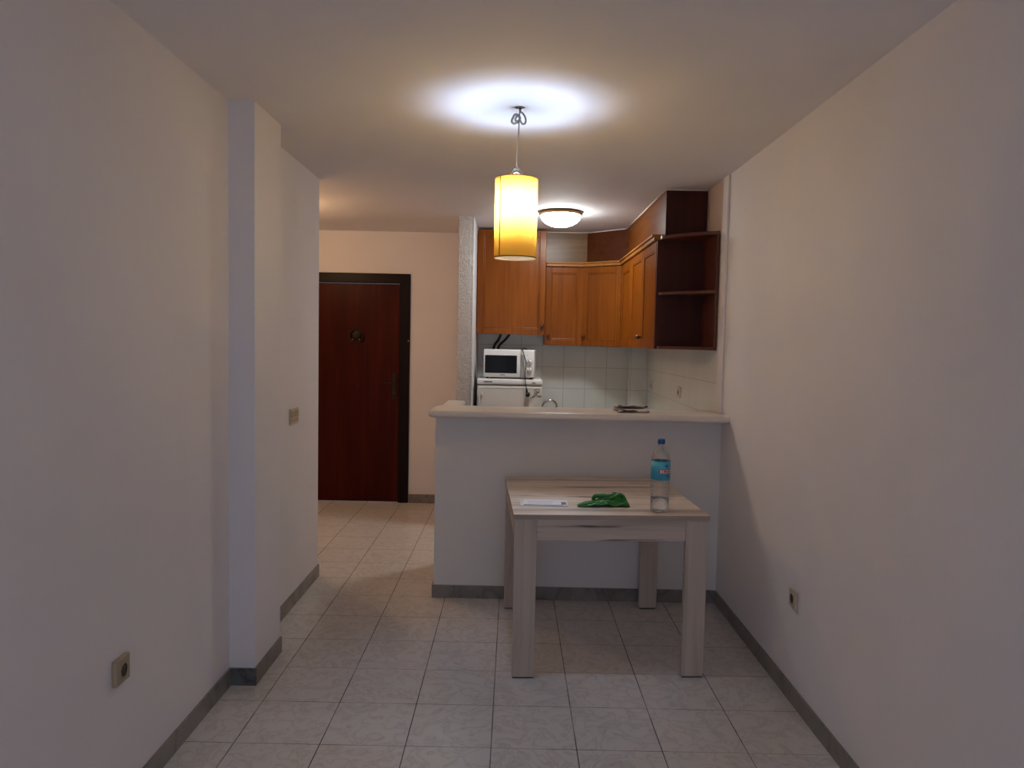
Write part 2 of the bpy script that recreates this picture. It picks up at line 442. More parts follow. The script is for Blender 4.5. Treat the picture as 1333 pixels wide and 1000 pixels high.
bm = bm_new(); add_lathe(bm, [(0, 0), (.012, 0), (.012, .006), (0, .006)], M=Matrix.Translation((-1.138, YB+.002, 1.05)) @ Matrix.Rotation(PI/2, 4, 'X'), seg=20)
obj('keyhole', bm, BLACK, hdl)
# knocker: a dark round rosette with a ring
bm = bm_new(); Mk = Matrix.Translation((-1.506, YB+.012, 1.615)) @ Matrix.Rotation(PI/2, 4, 'X')
add_lathe(bm, [(0, 0), (.055, 0), (.055, .008), (.035, .018), (0, .02)], M=Mk, seg=28)
kn = obj('knocker', bm, DBRASS, d, label='dark round knocker')
bm = bm_new(); add_tube(bm, [(-1.506+.062*math.sin(a), YB-.010, 1.600-.062*math.cos(a)) for a in [2*PI*i/20*.82+.55 for i in range(21)]], .008)
obj('knocker_ring', bm, DBRASS, kn)
bm = bm_new()
for sx in (-.033, .033): add_lathe(bm, [(0, 0), (.009, 0), (.006, .008), (0, .009)], M=Matrix.Translation((-1.506+sx, YB-.016, 1.568)) @ Matrix.Rotation(PI/2, 4, 'X'), seg=14)
obj('knocker_stud', bm, BRASS, kn)
bm = bm_new(); add_lathe(bm, [(0, 0), (.010, 0), (.007, .006), (0, .007)], M=Matrix.Translation((-1.492, YB+.012, 1.12)) @ Matrix.Rotation(PI/2, 4, 'X'), seg=16)
obj('peephole', bm, DBRASS, d)
bm = bm_new(); add_lathe(bm, [(0, 0), (.009, 0), (.006, .006), (0, .007)], M=Matrix.Translation((-1.003, YB-.022, 1.563)) @ Matrix.Rotation(PI/2, 4, 'X'), seg=16)
obj('frame_button', bm, BRASS, d)

# ------------------------------------------------------------------ peninsula
pen = bm_new()
add_box(pen, -.463, 1.2695, 4.43, 4.56, 0, 1.124)
add_box(pen, -.463, -.335, 4.5601, 5.14, 0, 1.124)
struct('wall_peninsula', pen, PENW)
bm = bm_new()
pts = [(-.45, 4.262)] + [(-.45-.045*math.sin(a), 4.307-.045*math.cos(a)) for a in [PI/2*i/6 for i in range(7)]][1:] + [(-.49, 4.56), (-.452, 4.665), (-.452, 5.05), (-.325, 5.05), (-.325, 4.665), (1.2695, 4.665), (1.2695, 4.262)]
add_prism(bm, pts, 1.1245, 1.166)
es = [e for e in bm.edges if abs(e.verts[0].co.z-e.verts[1].co.z) < 1e-6 and not (e.verts[0].co.x > 1.26 and e.verts[1].co.x > 1.26)]
bmesh.ops.bevel(bm, geom=es, offset=.0165, segments=5, affect='EDGES', profile=.5)
ct = obj('counter_top', bm, COUNTER, label='cream stone breakfast counter capping the white half-height wall', cat='counter')
shade_auto(ct)

# ------------------------------------------------------------------ kitchen cabinets
def doorM(x, y, ang): return Matrix.Translation((x, y, 0)) @ Matrix.Rotation(math.radians(ang), 4, 'Z')

def panel_door(M, w, z0, z1, parent, knob=None, mat=CAB, st=.052):
    """local x 0..w, outward is -y; front face at y=-.02"""
    t = .02; g = .0015
    x0, x1 = g, w-g
    bm = bm_new()
    add_box(bm, x0, x0+st, -t, 0, z0, z1, bevel=.003, M=M); add_box(bm, x1-st, x1, -t, 0, z0, z1, bevel=.003, M=M)
    add_box(bm, x0+st+.0003, x1-st-.0003, -t, 0, z0, z0+st, bevel=.003, M=M); add_box(bm, x0+st+.0003, x1-st-.0003, -t, 0, z1-st, z1, bevel=.003, M=M)
    add_box(bm, x0+st-.002, x1-st+.002, -t+.008, -.002, z0+st-.002, z1-st+.002, M=M)
    # raised moulding around the field
    m = .012; a0, a1, b0, b1 = x0+st, x1-st, z0+st, z1-st
    for q in ((a0, a0+m, b0, b1), (a1-m, a1, b0, b1), (a0+m, a1-m, b0, b0+m), (a0+m, a1-m, b1-m, b1)):
        add_box(bm, q[0], q[1], -t+.001, -.004, q[2], q[3], bevel=.0035, M=M)
    dr = obj('door', bm, mat, parent)
    if knob:
        kx, kz = knob
        bm = bm_new()
        add_lathe(bm, [(0, -.001), (.009, -.001), (.007, .006), (.0065, .012), (.014, .017), (.0175, .024), (.015, .031), (.007, .035), (0, .0355)],
                  M=M @ Matrix.Translation((kx, -t, kz)) @ Matrix.Rotation(PI/2, 4, 'X'), seg=20)
        obj('knob', bm, KNOB, dr, label='dark red turned knob')
    return dr

# tall cabinet over the fridge
c = thing('wall_cabinet', 'large square-doored honey wood cabinet hung above the microwave and fridge', 'cabinet', (-.03, 6.85, 1.64))
bm = bm_new(); add_box(bm, -.340, .277, 6.672, 6.997, 1.645, 2.578)
obj('carcass', bm, CAB, c)
panel_door(doorM(-.340, 6.670, 0), .617, 1.642, 2.576, c, knob=(.593, 1.722), st=.055)

# single cabinet on the back wall
c = thing('wall_cabinet', 'narrow single-door honey wood cabinet between the big cabinet and the diagonal corner one', 'cabinet', (.45, 6.85, 1.55))
bm = bm_new(); add_box(bm, .2795, .6195, 6.722, 6.997, 1.556, 2.262)
obj('carcass', bm, CAB, c)
panel_door(doorM(.2795, 6.720, 0), .340, 1.554, 2.258, c, knob=(.030, 1.64))

# diagonal corner cabinet
p0 = Vector((.6225, 6.715)); p1 = Vector((.942, 6.482)); dv = p1-p0; ang = math.degrees(math.atan2(dv.y, dv.x))
c = thing('corner_wall_cabinet', 'honey wood corner cabinet with one door set diagonally', 'cabinet', (.9, 6.75, 1.55))
bm = bm_new(); nn = Vector((dv.y, -dv.x)).normalized()
add_prism(bm, [(.6225, 6.722), (.950, 6.486), (1.255, 6.486), (1.255, 6.866), (1.08, 6.866), (1.08, 6.997), (.6225, 6.997)], 1.552, 2.262)
obj('carcass', bm, CAB, c)
panel_door(doorM(p0.x, p0.y, ang), dv.length, 1.550, 2.258, c, knob=(.032, 1.64))

# right-hand run: front plane x=.95 (faces at .93)
XF = .95
c = thing('wall_cabinet', 'slim single-door cabinet on the right wall next to the diagonal corner one', 'cabinet', (1.1, 6.2, 1.55))
bm = bm_new(); add_box(bm, XF+.002, 1.255, 5.932, 6.482, 1.550, 2.262); obj('carcass', bm, CAB, c)
panel_door(doorM(XF, 6.480, -90), .548, 1.548, 2.258, c, st=.075)
c = thing('wall_cabinet', 'two-door honey wood cabinet on the right wall beside the open dark shelves', 'cabinet', (1.1, 5.4, 1.55))
bm = bm_new(); add_box(bm, XF+.002, 1.255, 4.905, 5.928, 1.550, 2.262); obj('carcass', bm, CAB, c)
panel_door(doorM(XF, 5.928, -90), .511, 1.548, 2.258, c, knob=(.511-.03, 1.628), st=.055)
panel_door(doorM(XF, 5.415, -90), .511, 1.548, 2.258, c, knob=(.03, 1.628), st=.055)

# open end shelves, shade painted into their wood
c = thing('end_shelf_unit', 'open wooden end shelves with unlit shade in their colour, facing the dining side at the end of the right-hand cabinets', 'shelf', (1.1, 4.8, 1.55))
bm = bm_new(); add_box(bm, .934, 1.2545, 4.884, 4.902, 1.548, 2.262, bevel=.001); obj('back_panel', bm, UNLITW, c)
bm = bm_new(); add_box(bm, 1.237, 1.2545, 4.552, 4.8835, 1.548, 2.262, bevel=.002); obj('side_panel', bm, UNLITS, c)
def shelf_pts(x1):
    a = Vector((.950, 4.883)); b = Vector((.945, 4.80)); e = Vector((x1, 4.556))
    out = [(x1, 4.883), tuple(a)]
    out += [(.944, 4.83), (.948, 4.808), (.960, 4.792), (.985, 4.768)]
    for i in range(1, 9):
        t = i/8; p = Vector((.985, 4.768)).lerp(e, t); n = Vector((-.62, -.78)); out.append(tuple(p+n*.016*math.sin(PI*t)))
    return out
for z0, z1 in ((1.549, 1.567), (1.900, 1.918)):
    bm = bm_new(); add_prism(bm, shelf_pts(1.2365), z0, z1); obj('shelf', bm, UNLITS, c)
bm = bm_new(); add_prism(bm, shelf_pts(1.2545), 2.2625, 2.283); obj('top_shelf', bm, UNLITS, c)

# cornice moulding on top of the run
bm = bm_new()
def cornice_run(a, b):
    a = Vector(a); b = Vector(b); L = (b-a).length
    M = Matrix.Translation((a.x, a.y, 0)) @ Matrix.Rotation(math.atan2((b-a).y, (b-a).x), 4, 'Z')
    add_box(bm, 0, L, -.048, .03, 2.290, 2.305, bevel=.004, M=M)
    add_box(bm, 0, L, -.036, .03, 2.2632, 2.292, bevel=.006, M=M)
cornice_run((.2795, 6.72), (.6325, 6.72)); cornice_run((.6225, 6.722), (.955, 6.480)); cornice_run((.95, 6.50), (.95, 4.906))
obj('cornice_moulding', bm, CABY, label='honey wood cornice strip running over the small cabinet doors', cat='moulding')

# boxing-in panels between the cornice and the ceiling
bm = bm_new(); add_box(bm, .2795, .664, 6.850, 6.866, 2.306, H-.006, bevel=.001)
obj('filler_panel', bm, CABX, label='pale brown boxing panel above the narrow back-wall cabinet', cat='panel', group='boxing panels above the wall cabinets')
a = Vector((.665, 6.852)); b = Vector((.984, 6.556)); L = (b-a).length
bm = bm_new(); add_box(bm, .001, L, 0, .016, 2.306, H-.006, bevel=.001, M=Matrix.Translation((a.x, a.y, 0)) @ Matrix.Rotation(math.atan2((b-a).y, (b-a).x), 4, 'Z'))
obj('filler_panel', bm, CABR, label='boxing panel with shade painted into its wood, set diagonally above the corner cabinet', cat='panel', group='boxing panels above the wall cabinets')
bm = bm_new(); add_box(bm, .984, 1.0, 4.903, 6.555, 2.306, H-.006, bevel=.001)
obj('filler_panel', bm, CABO, label='long orange-brown boxing panel above the cabinets on the right wall', cat='panel', group='boxing panels above the wall cabinets')
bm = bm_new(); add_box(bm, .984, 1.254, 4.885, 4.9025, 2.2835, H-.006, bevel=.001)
obj('filler_panel', bm, UNLITW, label='square end panel with unlit shade in its colour, above the open end shelves', cat='panel', group='boxing panels above the wall cabinets')
# caulk bead under the ceiling
bm = bm_new()
add_tube(bm, [(.28, 6.846, H-.004), (.663, 6.846, H-.004)], .005, smooth=False, seg=8)
add_tube(bm, [(.663, 6.846, H-.004), (.979, 6.553, H-.004)], .005, smooth=False, seg=8)
add_tube(bm, [(.979, 6.553, H-.004), (.979, 4.882, H-.004)], .005, smooth=False, seg=8)
add_tube(bm, [(.979, 4.881, H-.004), (1.257, 4.881, H-.004)], .004, smooth=False, seg=8)
struct('trim_3', bm, CAULK)

# low kitchen units behind the peninsula
bc = thing('base_cabinet', 'white low kitchen unit under the worktop behind the breakfast counter', 'cabinet', (.7, 6.7, 0))
bm = bm_new(); add_box(bm, .30, 1.08, 6.43, 6.995, .10, .868); obj('carcass', bm, WHITEP, bc)
bm = bm_new(); add_box(bm, .32, 1.06, 6.47, 6.99, 0, .0995); obj('plinth', bm, GREYP, bc)
for k in range(2): panel_door(doorM(.30+.19*k, 6.43, 0), .19, .12, .86, bc, knob=((.16 if k == 0 else .03), .78), mat=CAB, st=.04)
wt = bm_new(); add_prism(wt, [(.29, 6.40), (.66, 6.40), (.66, 4.60), (1.257, 4.60), (1.257, 6.866), (1.082, 6.866), (1.082, 6.999), (.29, 6.999)], .869, .9)
obj('worktop', wt, COUNTER, label='cream stone kitchen worktop along the tiled walls', cat='worktop')
bc2 = thing('base_cabinet', 'low kitchen unit along the right tiled wall under the worktop', 'cabinet', (.98, 5.5, 0))
bm = bm_new(); add_box(bm, .70, 1.256, 4.62, 6.42, .10, .868); obj('carcass', bm, WHITEP, bc2)
bm = bm_new(); add_box(bm, .74, 1.25, 4.64, 6.41, 0, .0995); obj('plinth', bm, GREYP, bc2)
for k in range(3): panel_door(doorM(.70, 6.38-.58*k, -90), .56, .12, .86, bc2, knob=(.04, .78), mat=CAB)
# faucet
f = thing('kitchen_faucet', 'chrome arched tap peeking over the breakfast counter beside the fridge', 'tap', (.395, 6.62, .9))
bm = bm_new(); add_lathe(bm, [(0, 0), (.026, 0), (.026, .006), (.02, .012), (.017, .05), (.015, .06), (0, .062)], c=(.395, 6.62, .9005), seg=24)
obj('base', bm, CHROME, f)
bm = bm_new(); add_tube(bm, [(.397, 6.62, .95), (.400, 6.62, 1.0), (.385, 6.62, 1.034), (.345, 6.62, 1.053), (.300, 6.62, 1.038), (.272, 6.62, 1.005), (.262, 6.62, .965)], .0105, seg=14)
obj('spout', bm, CHROME, f)
bm = bm_new(); add_tube(bm, [(.41, 6.62, .935), (.44, 6.61, .96), (.47, 6.60, .97)], .006); obj('handle', bm, CHROME, f)

# ------------------------------------------------------------------ fridge
fr = thing('refrigerator', 'cream white fridge with a black squiggle sticker, standing behind the breakfast counter', 'fridge', (-.028, 6.68, 0))
FX0, FX1, FY = -.312, .258, 6.37
bm = bm_new(); add_box(bm, FX0+.004, FX1-.004, FY+.035, 6.96, .03, 1.20, bevel=.006); obj('body', bm, FRIDGEW, fr)
bm = bm_new(); add_box(bm, FX0, FX1, FY, 6.965, 1.204, 1.252, bevel=.012, seg=4); top = shade_auto(obj('top_panel', bm, WHITEP, fr, label='white top edge panel'))
bm = bm_new(); add_box(bm, FX0+.002, FX1-.002, FY-.002, FY+.033, .06, 1.188, bevel=.008, seg=3); dr = shade_auto(obj('door', bm, FRIDGEW, fr))
bm = bm_new(); add_box(bm, FX0+.014, FX1-.010, FY-.0045, FY-.0015, 1.172, 1.184, bevel=.001); obj('door_trim', bm, WHITEP, dr)
# recessed grip on the left edge of the door
bm = bm_new(); add_box(bm, FX0+.015, FX0+.030, FY-.02, FY-.003, 1.02, 1.11, bevel=.004); add_box(bm, FX0+.030, FX0+.052, FY-.018, FY-.003, 1.10, 1.135, bevel=.004)
obj('handle', bm, plain('pale_fridge_handle', (.68, .64, .58, 1), .3), dr)
bm = bm_new(); add_box(bm, FX0+.060, FX0+.132, FY-.0012, FY+.001, 1.221, 1.230); obj('badge', bm, GREYD, top, label='small grey badge')
bm = bm_new(); add_box(bm, .168, .190, FY-.0012, FY+.001, 1.216, 1.226); add_box(bm, .194, .199, FY-.0012, FY+.001, 1.217, 1.225); obj('logo', bm, GREYD, top)
bm = bm_new(); add_box(bm, FX0+.405, FX0+.4065, FY-.001, FY+.001, 1.207, 1.246); obj('seam', bm, GREYD, top)
for sx in (FX0+.05, FX1-.05):
    for sy in (FY+.08, 6.9):
        bm = bm_new(); add_lathe(bm, [(0, 0), (.02, 0), (.02, .031), (0, .031)], c=(sx, sy, 0), seg=14); obj('foot', bm, BLACK, fr)
# squiggle sticker
bm = bm_new(); yy = FY-.0035; q = .0021
add_tube(bm, [(.196, yy, 1.168), (.186, yy, 1.150), (.198, yy, 1.134), (.222, yy, 1.140), (.230, yy, 1.160), (.214, yy, 1.172), (.200, yy, 1.160), (.212, yy, 1.146), (.232, yy, 1.140)], q, seg=6)
add_tube(bm, [(.192, yy, 1.134), (.180, yy, 1.112), (.172, yy, 1.098), (.150, yy, 1.096)], q, seg=6)
add_tube(bm, [(.176, yy, 1.098), (.190, yy, 1.106), (.206, yy, 1.124), (.214, yy, 1.104), (.226, yy, 1.112), (.236, yy, 1.100), (.242, yy, 1.116), (.247, yy, 1.104)], q*1.3, seg=6)
obj('squiggle_sticker', bm, GREYD, dr, label='black squiggly drawing')

# ------------------------------------------------------------------ microwave
MW = Matrix.Translation((-.027, 6.545, 1.252)) @ Matrix.Rotation(math.radians(-4), 4, 'Z')
mwt = thing('microwave_oven', 'white microwave with black window standing on the fridge', 'microwave', (-.027, 6.545, 1.252), math.radians(-4))
w, dp, h0, h1 = .222, .17, .014, .256
bm = bm_new(); add_box(bm, -w, w, -dp+.03, dp, h0, h1-.003, bevel=.006, M=MW); obj('body', bm, WHITEP, mwt)
bm = bm_new(); add_box(bm, -w, .100, -dp, -dp+.0295, h0, h1, bevel=.010, seg=3, M=MW); md = shade_auto(obj('door', bm, WHITEP, mwt))
bm = bm_new(); add_box(bm, -w+.013, .070, -dp-.0015, -dp+.002, .050, .205, bevel=.001, M=MW); obj('window', bm, GLASSD, md, label='black glass window')
bm = bm_new()
for i, (a, b) in enumerate([(0, .006), (.0075, .0135), (.0155, .019), (.021, .028), (.030, .036), (.038, .044)]): add_box(bm, -.075+a, -.075+b, -dp-.001, -dp+.001, .031, .0385, M=MW)
obj('logo', bm, GREYD, md)
bm = bm_new(); add_box(bm, .1015, w, -dp, -dp+.0295, h0, h1, bevel=.010, seg=3, M=MW); cp = shade_auto(obj('control_panel', bm, WHITEP, mwt))
bm = bm_new(); add_box(bm, .104, .136, -dp-.0025, -dp+.002, .020, .215, bevel=.002, M=MW); obj('door_button', bm, GREYP, cp, label='light grey opening strip')
for kz in (.152, .082):
    Mk = MW @ Matrix.Translation((.180, -dp, kz)) @ Matrix.Rotation(PI/2, 4, 'X')
    bm = bm_new(); add_lathe(bm, [(.0285, -.001), (.0285, .0012), (.0265, .0012), (.0265, -.001)], M=Mk, seg=28, cap=False); obj('dial_ring', bm, GREYP, cp)
    bm = bm_new(); add_lathe(bm, [(0, -.001), (.021, -.001), (.0195, .014), (0, .015)], M=Mk, seg=28)
    kb = obj('dial', bm, WHITEP, cp)
    bm = bm_new(); add_box(bm, -.0035, .0035, -.020, .020, .0145, .020, bevel=.002, M=Mk @ Matrix.Rotation(.5 if kz > .1 else 0, 4, 'Z')); obj('grip', bm, GREYP, kb)
for q in ((.150, .172, .205, .2065), (.152, .205, .116, .1172)):
    bm = bm_new(); add_box(bm, q[0], q[1], -dp-.001, -dp+.001, q[2], q[3], M=MW); obj('printed_mark', bm, GREYD, cp)
for sx in (-.19, .19):
    for sy in (-.12, .14):
        bm = bm_new(); add_lathe(bm, [(0, .0005), (.012, .0005), (.014, .0138), (0, .0138)], M=MW @ Matrix.Translation((sx, sy, 0)), seg=12); obj('foot', bm, BLACK, mwt)

# its power cord, thrown over the top, plug dangling in front of the fridge
cd = thing('power_cord', 'black power cord draped over the microwave, its plug dangling before the fridge', 'cord', (.1, 6.45, 1.51))
bm = bm_new(); add_tube(bm, [(.16, 6.72, 1.43), (.12, 6.74, 1.51), (.085, 6.65, 1.516), (.072, 6.50, 1.515), (.074, 6.385, 1.515), (.080, 6.345, 1.500), (.092, 6.338, 1.46), (.106, 6.338, 1.41), (.109, 6.338, 1.36), (.103, 6.338, 1.31), (.106, 6.338, 1.24), (.114, 6.338, 1.19), (.120, 6.338, 1.165)], .0042, seg=8)
obj('cable', bm, CABLE, cd)
bm = bm_new(); add_tube(bm, [(.119, 6.338, 1.172), (.121, 6.338, 1.150), (.124, 6.338, 1.130)], lambda t: .006+.007*t, seg=12)
add_lathe(bm, [(0, -.02), (.017, -.02), (.020, -.012), (.020, .008), (.014, .016), (0, .017)], M=Matrix.Translation((.132, 6.338, 1.122)) @ Matrix.Rotation(PI/2, 4, 'Y'), seg=22)
pl = obj('plug', bm, BLACK, cd)
bm = bm_new()
for s in (-.0095, .0095): add_tube(bm, [(.148, 6.338+s, 1.122), (.170, 6.338+s, 1.122)], .0023, smooth=False, seg=8)
obj('plug_pin', bm, STEEL, pl)

# two thick cables on the tiles above the microwave
for i, pts in enumerate(([(-.118, 6.975, 1.70), (-.125, 6.975, 1.64), (-.150, 6.97, 1.585), (-.185, 6.965, 1.53), (-.20, 6.965, 1.40), (-.19, 6.975, 1.28)],
                         [(-.030, 6.975, 1.70), (-.043, 6.975, 1.645), (-.085, 6.97, 1.59), (-.140, 6.965, 1.53), (-.16, 6.965, 1.42), (-.15, 6.975, 1.28)])):
    bm = bm_new(); add_tube(bm, pts, .011, seg=10)
    obj('wall_cable', bm, CABLE, label=('left' if i == 0 else 'right') + ' one of two black cables slanting behind the microwave up into the big cabinet', cat='cable', group='black cables behind the microwave')

# ------------------------------------------------------------------ dining table
TA = math.radians(3.1); T0 = Vector((.016, 3.353))
MT = Matrix.Translation((T0.x, T0.y, 0)) @ Matrix.Rotation(TA, 4, 'Z')
TW, TD, TH = .922, .935, .78
ctr = MT @ Vector((TW/2, TD/2, 0))
tb = thing('dining_table', 'square pale grey-brown wooden table pushed up before the breakfast counter', 'table', tuple(ctr), TA)
bm = bm_new(); add_box(bm, 0, TW, 0, TD, TH-.026, TH, bevel=.0015, M=MT); top = obj('tabletop', bm, TABLEX, tb)
bm = bm_new(); add_box(bm, -.0006, TW+.0006, -.0006, TD+.0006, TH-.0245, TH-.0015, M=MT); obj('edge_band', bm, TEDGE, top)
LW = .104
for ix, iy in ((0, 0), (1, 0), (0, 1), (1, 1)):
    x0 = .006 if ix == 0 else TW-.006-LW;
    dy = .030; y0 = .004 if iy == 0 else TD-.004-dy
    bm = bm_new(); add_box(bm, x0, x0+LW, y0, y0+dy, .006, TH-.0265, bevel=.002, M=MT); lg = obj('leg', bm, TABLEZ, tb)
    bm = bm_new(); add_box(bm, x0+.003, x0+LW-.003, y0+.003, y0+dy-.003, 0, .0058, M=MT); obj('foot_pad', bm, BLACK, lg)
AZ0, AZ1 = .655, TH-.0265
for nm, a in (('apron', (.1105, TW-.1105, .009, .027)), ('apron', (.1105, TW-.1105, TD-.027, TD-.009)), ('apron', (.009, .027, .0345, TD-.0345)), ('apron', (TW-.027, TW-.009, .0345, TD-.0345))):
    bm = bm_new(); add_box(bm, a[0], a[1], a[2], a[3], AZ0, AZ1, bevel=.001, M=MT); obj(nm, bm, TABLEA, tb)

# ------------------------------------------------------------------ water bottle
BX, BY, BZ = .712, 3.470, TH+.0005
bt = thing('water_bottle', 'clear plastic water bottle with blue cap and label standing on the table', 'bottle', (BX, BY, BZ))
prof = [(.001, .006), (.018, .005), (.026, .001), (.036, .0), (.0425, .005), (.0445, .014)]
z = .022
while z < .145:
    prof += [(.0445, z), (.0445, z+.008), (.0432, z+.011)]; z += .0165
prof += [(.0445, .150), (.0455, .156), (.0455, .248), (.0445, .254), (.0435, .262), (.040, .276), (.033, .290), (.024, .303), (.016, .313), (.0135, .318), (.0135, .322), (.0165, .3225), (.0165, .3255), (.0125, .326), (.0125, .331)]
outer = prof; inner = [(max(.0006, r-.0005), zz+(.0006 if zz < .02 else 0)) for r, zz in prof][::-1]
bm = bm_new(); add_lathe(bm, outer+inner, c=(BX, BY, BZ), seg=56, cap=False)
pet, nt, b, out = newmat('clear_pet_plastic')
nt.nodes.remove(b)
tr = N(nt, 'ShaderNodeBsdfTransparent'); tr.inputs[0].default_value = (.975, .98, .985, 1)
gl = N(nt, 'ShaderNodeBsdfGlossy'); gl.inputs['Roughness'].default_value = .06
lw = N(nt, 'ShaderNodeLayerWeight'); lw.inputs[0].default_value = .35
mx = N(nt, 'ShaderNodeMixShader'); nt.links.new(math_n(nt, 'MULTIPLY', lw.outputs['Fresnel'], .4), mx.inputs[0])
nt.links.new(tr.outputs[0], mx.inputs[1]); nt.links.new(gl.outputs[0], mx.inputs[2]); nt.links.new(mx.outputs[0], out.inputs[0])
obj('body', bm, pet, bt)
WATER = plain('water', (.9, .93, .95, 1), rough=.0, trans=1.0, ior=1.33)
bm = bm_new(); add_lathe(bm, [(0, .0075), (.026, .003), (.036, .002), (.0415, .006), (.0425, .014), (.0425, .066), (0, .066)], c=(BX, BY, BZ), seg=48)
obj('water', bm, WATER, bt)
CAPB = plain('blue_cap_plastic', (.012, .075, .23, 1), rough=.35)
bm = bm_new(); add_lathe(bm, [(.0165, .3262), (.0175, .329), (.0175, .346), (.0155, .349), (0, .349)], c=(BX, BY, BZ), seg=40); obj('cap', bm, CAPB, bt)
LBL = plain('light_blue_label', (.06, .36, .48, 1), rough=.4)
bm = bm_new(); add_lathe(bm, [(.0459, .158), (.0462, .158), (.0462, .246), (.0459, .246)], c=(BX, BY, BZ), seg=64, cap=False); lb = obj('label', bm, LBL, bt, label='light blue paper label')
# the red name band and lettering, wrapped round the bottle; starts a little left of the middle
def wrap(bm, a0, R):
    """flat x (arc length) / y (height) -> cylinder; a0 = angle of x=0, measured to the right from the viewer side"""
    for v in bm.verts:
        a = a0+v.co.x/R
        rr = R+v.co.z
        v.co = Vector((BX+rr*math.sin(a), BY-rr*math.cos(a), BZ+v.co.y))
def band(x0, x1, y0, y1, n=24, dz=.0003):
    bm = bm_new(); g = [[bm.verts.new((x0+(x1-x0)*i/n, y, s)) for i in range(n+1)] for y, s in ((y0, 0), (y1, 0), (y1, dz), (y0, dz))]
    for k in range(4):
        A, B = g[k], g[(k+1) % 4]
        for i in range(n): bm.faces.new((A[i], A[i+1], B[i+1], B[i]))
    bmesh.ops.recalc_face_normals(bm, faces=bm.faces)
    return bm
RL = .0463; A0 = -.36
bm = band(-.001, .086, .189, .2115); wrap(bm, A0, RL); obj('name_band', bm, plain('red_print', (.42, .015, .03, 1), .4), lb)
def text_mesh(name, s, size, x, y, a0, R, mat, parent, depth=.0002):
    cu = bpy.data.curves.new('t', 'FONT'); cu.body = s; cu.size = size; cu.extrude = depth; cu.resolution_u = 3
    cu.offset = size*.006
    o = bpy.data.objects.new('t', cu); me = bpy.data.meshes.new_from_object(o)
    bpy.data.objects.remove(o); bpy.data.curves.remove(cu)
    bm = bm_new(); bm.from_mesh(me); bpy.data.meshes.remove(me)
    for _ in range(2): bmesh.ops.subdivide_edges(bm, edges=[e for e in bm.edges if e.calc_length() > .003], cuts=1)
    bmesh.ops.translate(bm, vec=(x, y, 0), verts=bm.verts)
    if R: wrap(bm, a0, R)
    return obj(name, bm, mat, parent)
WPRINT = plain('white_print', (.8, .8, .8, 1), .4); NPRINT = plain('dark_blue_print', (.01, .03, .12, 1), .4)
text_mesh('lettering', 'BEZOYA', .0235, .003, .192, A0, RL+.0006, WPRINT, lb)
bm = bm_new()
add_tube(bm, [(.036, .185, .0005), (.040, .175, .0005), (.047, .170, .0005), (.053, .176, .0005), (.054, .185, .0005)], .0014, seg=6); wrap(bm, A0, RL); obj('emblem', bm, NPRINT, lb)
bm = bm_new()
add_tube(bm, [(.028, .224, .0005), (.032, .229, .0005), (.036, .222, .0005), (.041, .231, .0005), (.046, .224, .0005)], .0014, seg=6); wrap(bm, A0, RL); obj('mountain_mark', bm, NPRINT, lb)

# ------------------------------------------------------------------ leaflet on the table
PAPER = plain('white_paper', (.74, .76, .80, 1), .55); BLUEP = plain('blue_print', (.12, .18, .34, 1), .5)
def sheet(M, w, dpt, t, z, corner=.0):
    bm = bm_new(); add_box(bm, -w/2, w/2, -dpt/2, dpt/2, z, z+t, bevel=.0003, M=M); return bm
ML = Matrix.Translation((.150, 3.600, TH)) @ Matrix.Rotation(math.radians(2), 4, 'Z')
lf = thing('letter', 'white paper sheet lying flat under a folded white leaflet on the table', 'paper', (.150, 3.6, TH))
obj('sheet', sheet(ML, .205, .140, .0012, .0004), plain('offwhite_paper', (.66, .66, .64, 1), .6), lf)
ML2 = Matrix.Translation((.173, 3.602, TH)) @ Matrix.Rotation(math.radians(-1.5), 4, 'Z')
lf2 = thing('leaflet', 'folded white leaflet with blue print, topmost of the papers left on the table', 'leaflet', (.173, 3.602, TH+.0018))
obj('lower_fold', sheet(ML2, .220, .135, .001, .0022), PAPER, lf2)
uf = obj('upper_fold', sheet(ML2, .218, .132, .001, .0038), PAPER, lf2)
bm = bm_new(); add_box(bm, -.105, .085, -.0625, -.052, .0048, .0052, M=ML2); obj('blue_stripe', bm, BLUEP, uf)
bm = bm_new()
for k in range(4): add_box(bm, -.09, .03+.012*(k % 2), -.030+.018*k, -.027+.018*k, .0048, .0051, M=ML2)
obj('printed_lines', bm, plain('pale_grey_blue_print', (.42, .45, .54, 1), .5), uf)
bm = bm_new(); add_box(bm, .078, .102, -.045, .012, .0048, .0052, M=ML2); obj('dark_mark', bm, plain('dark_print', (.10, .11, .12, 1), .5), uf)

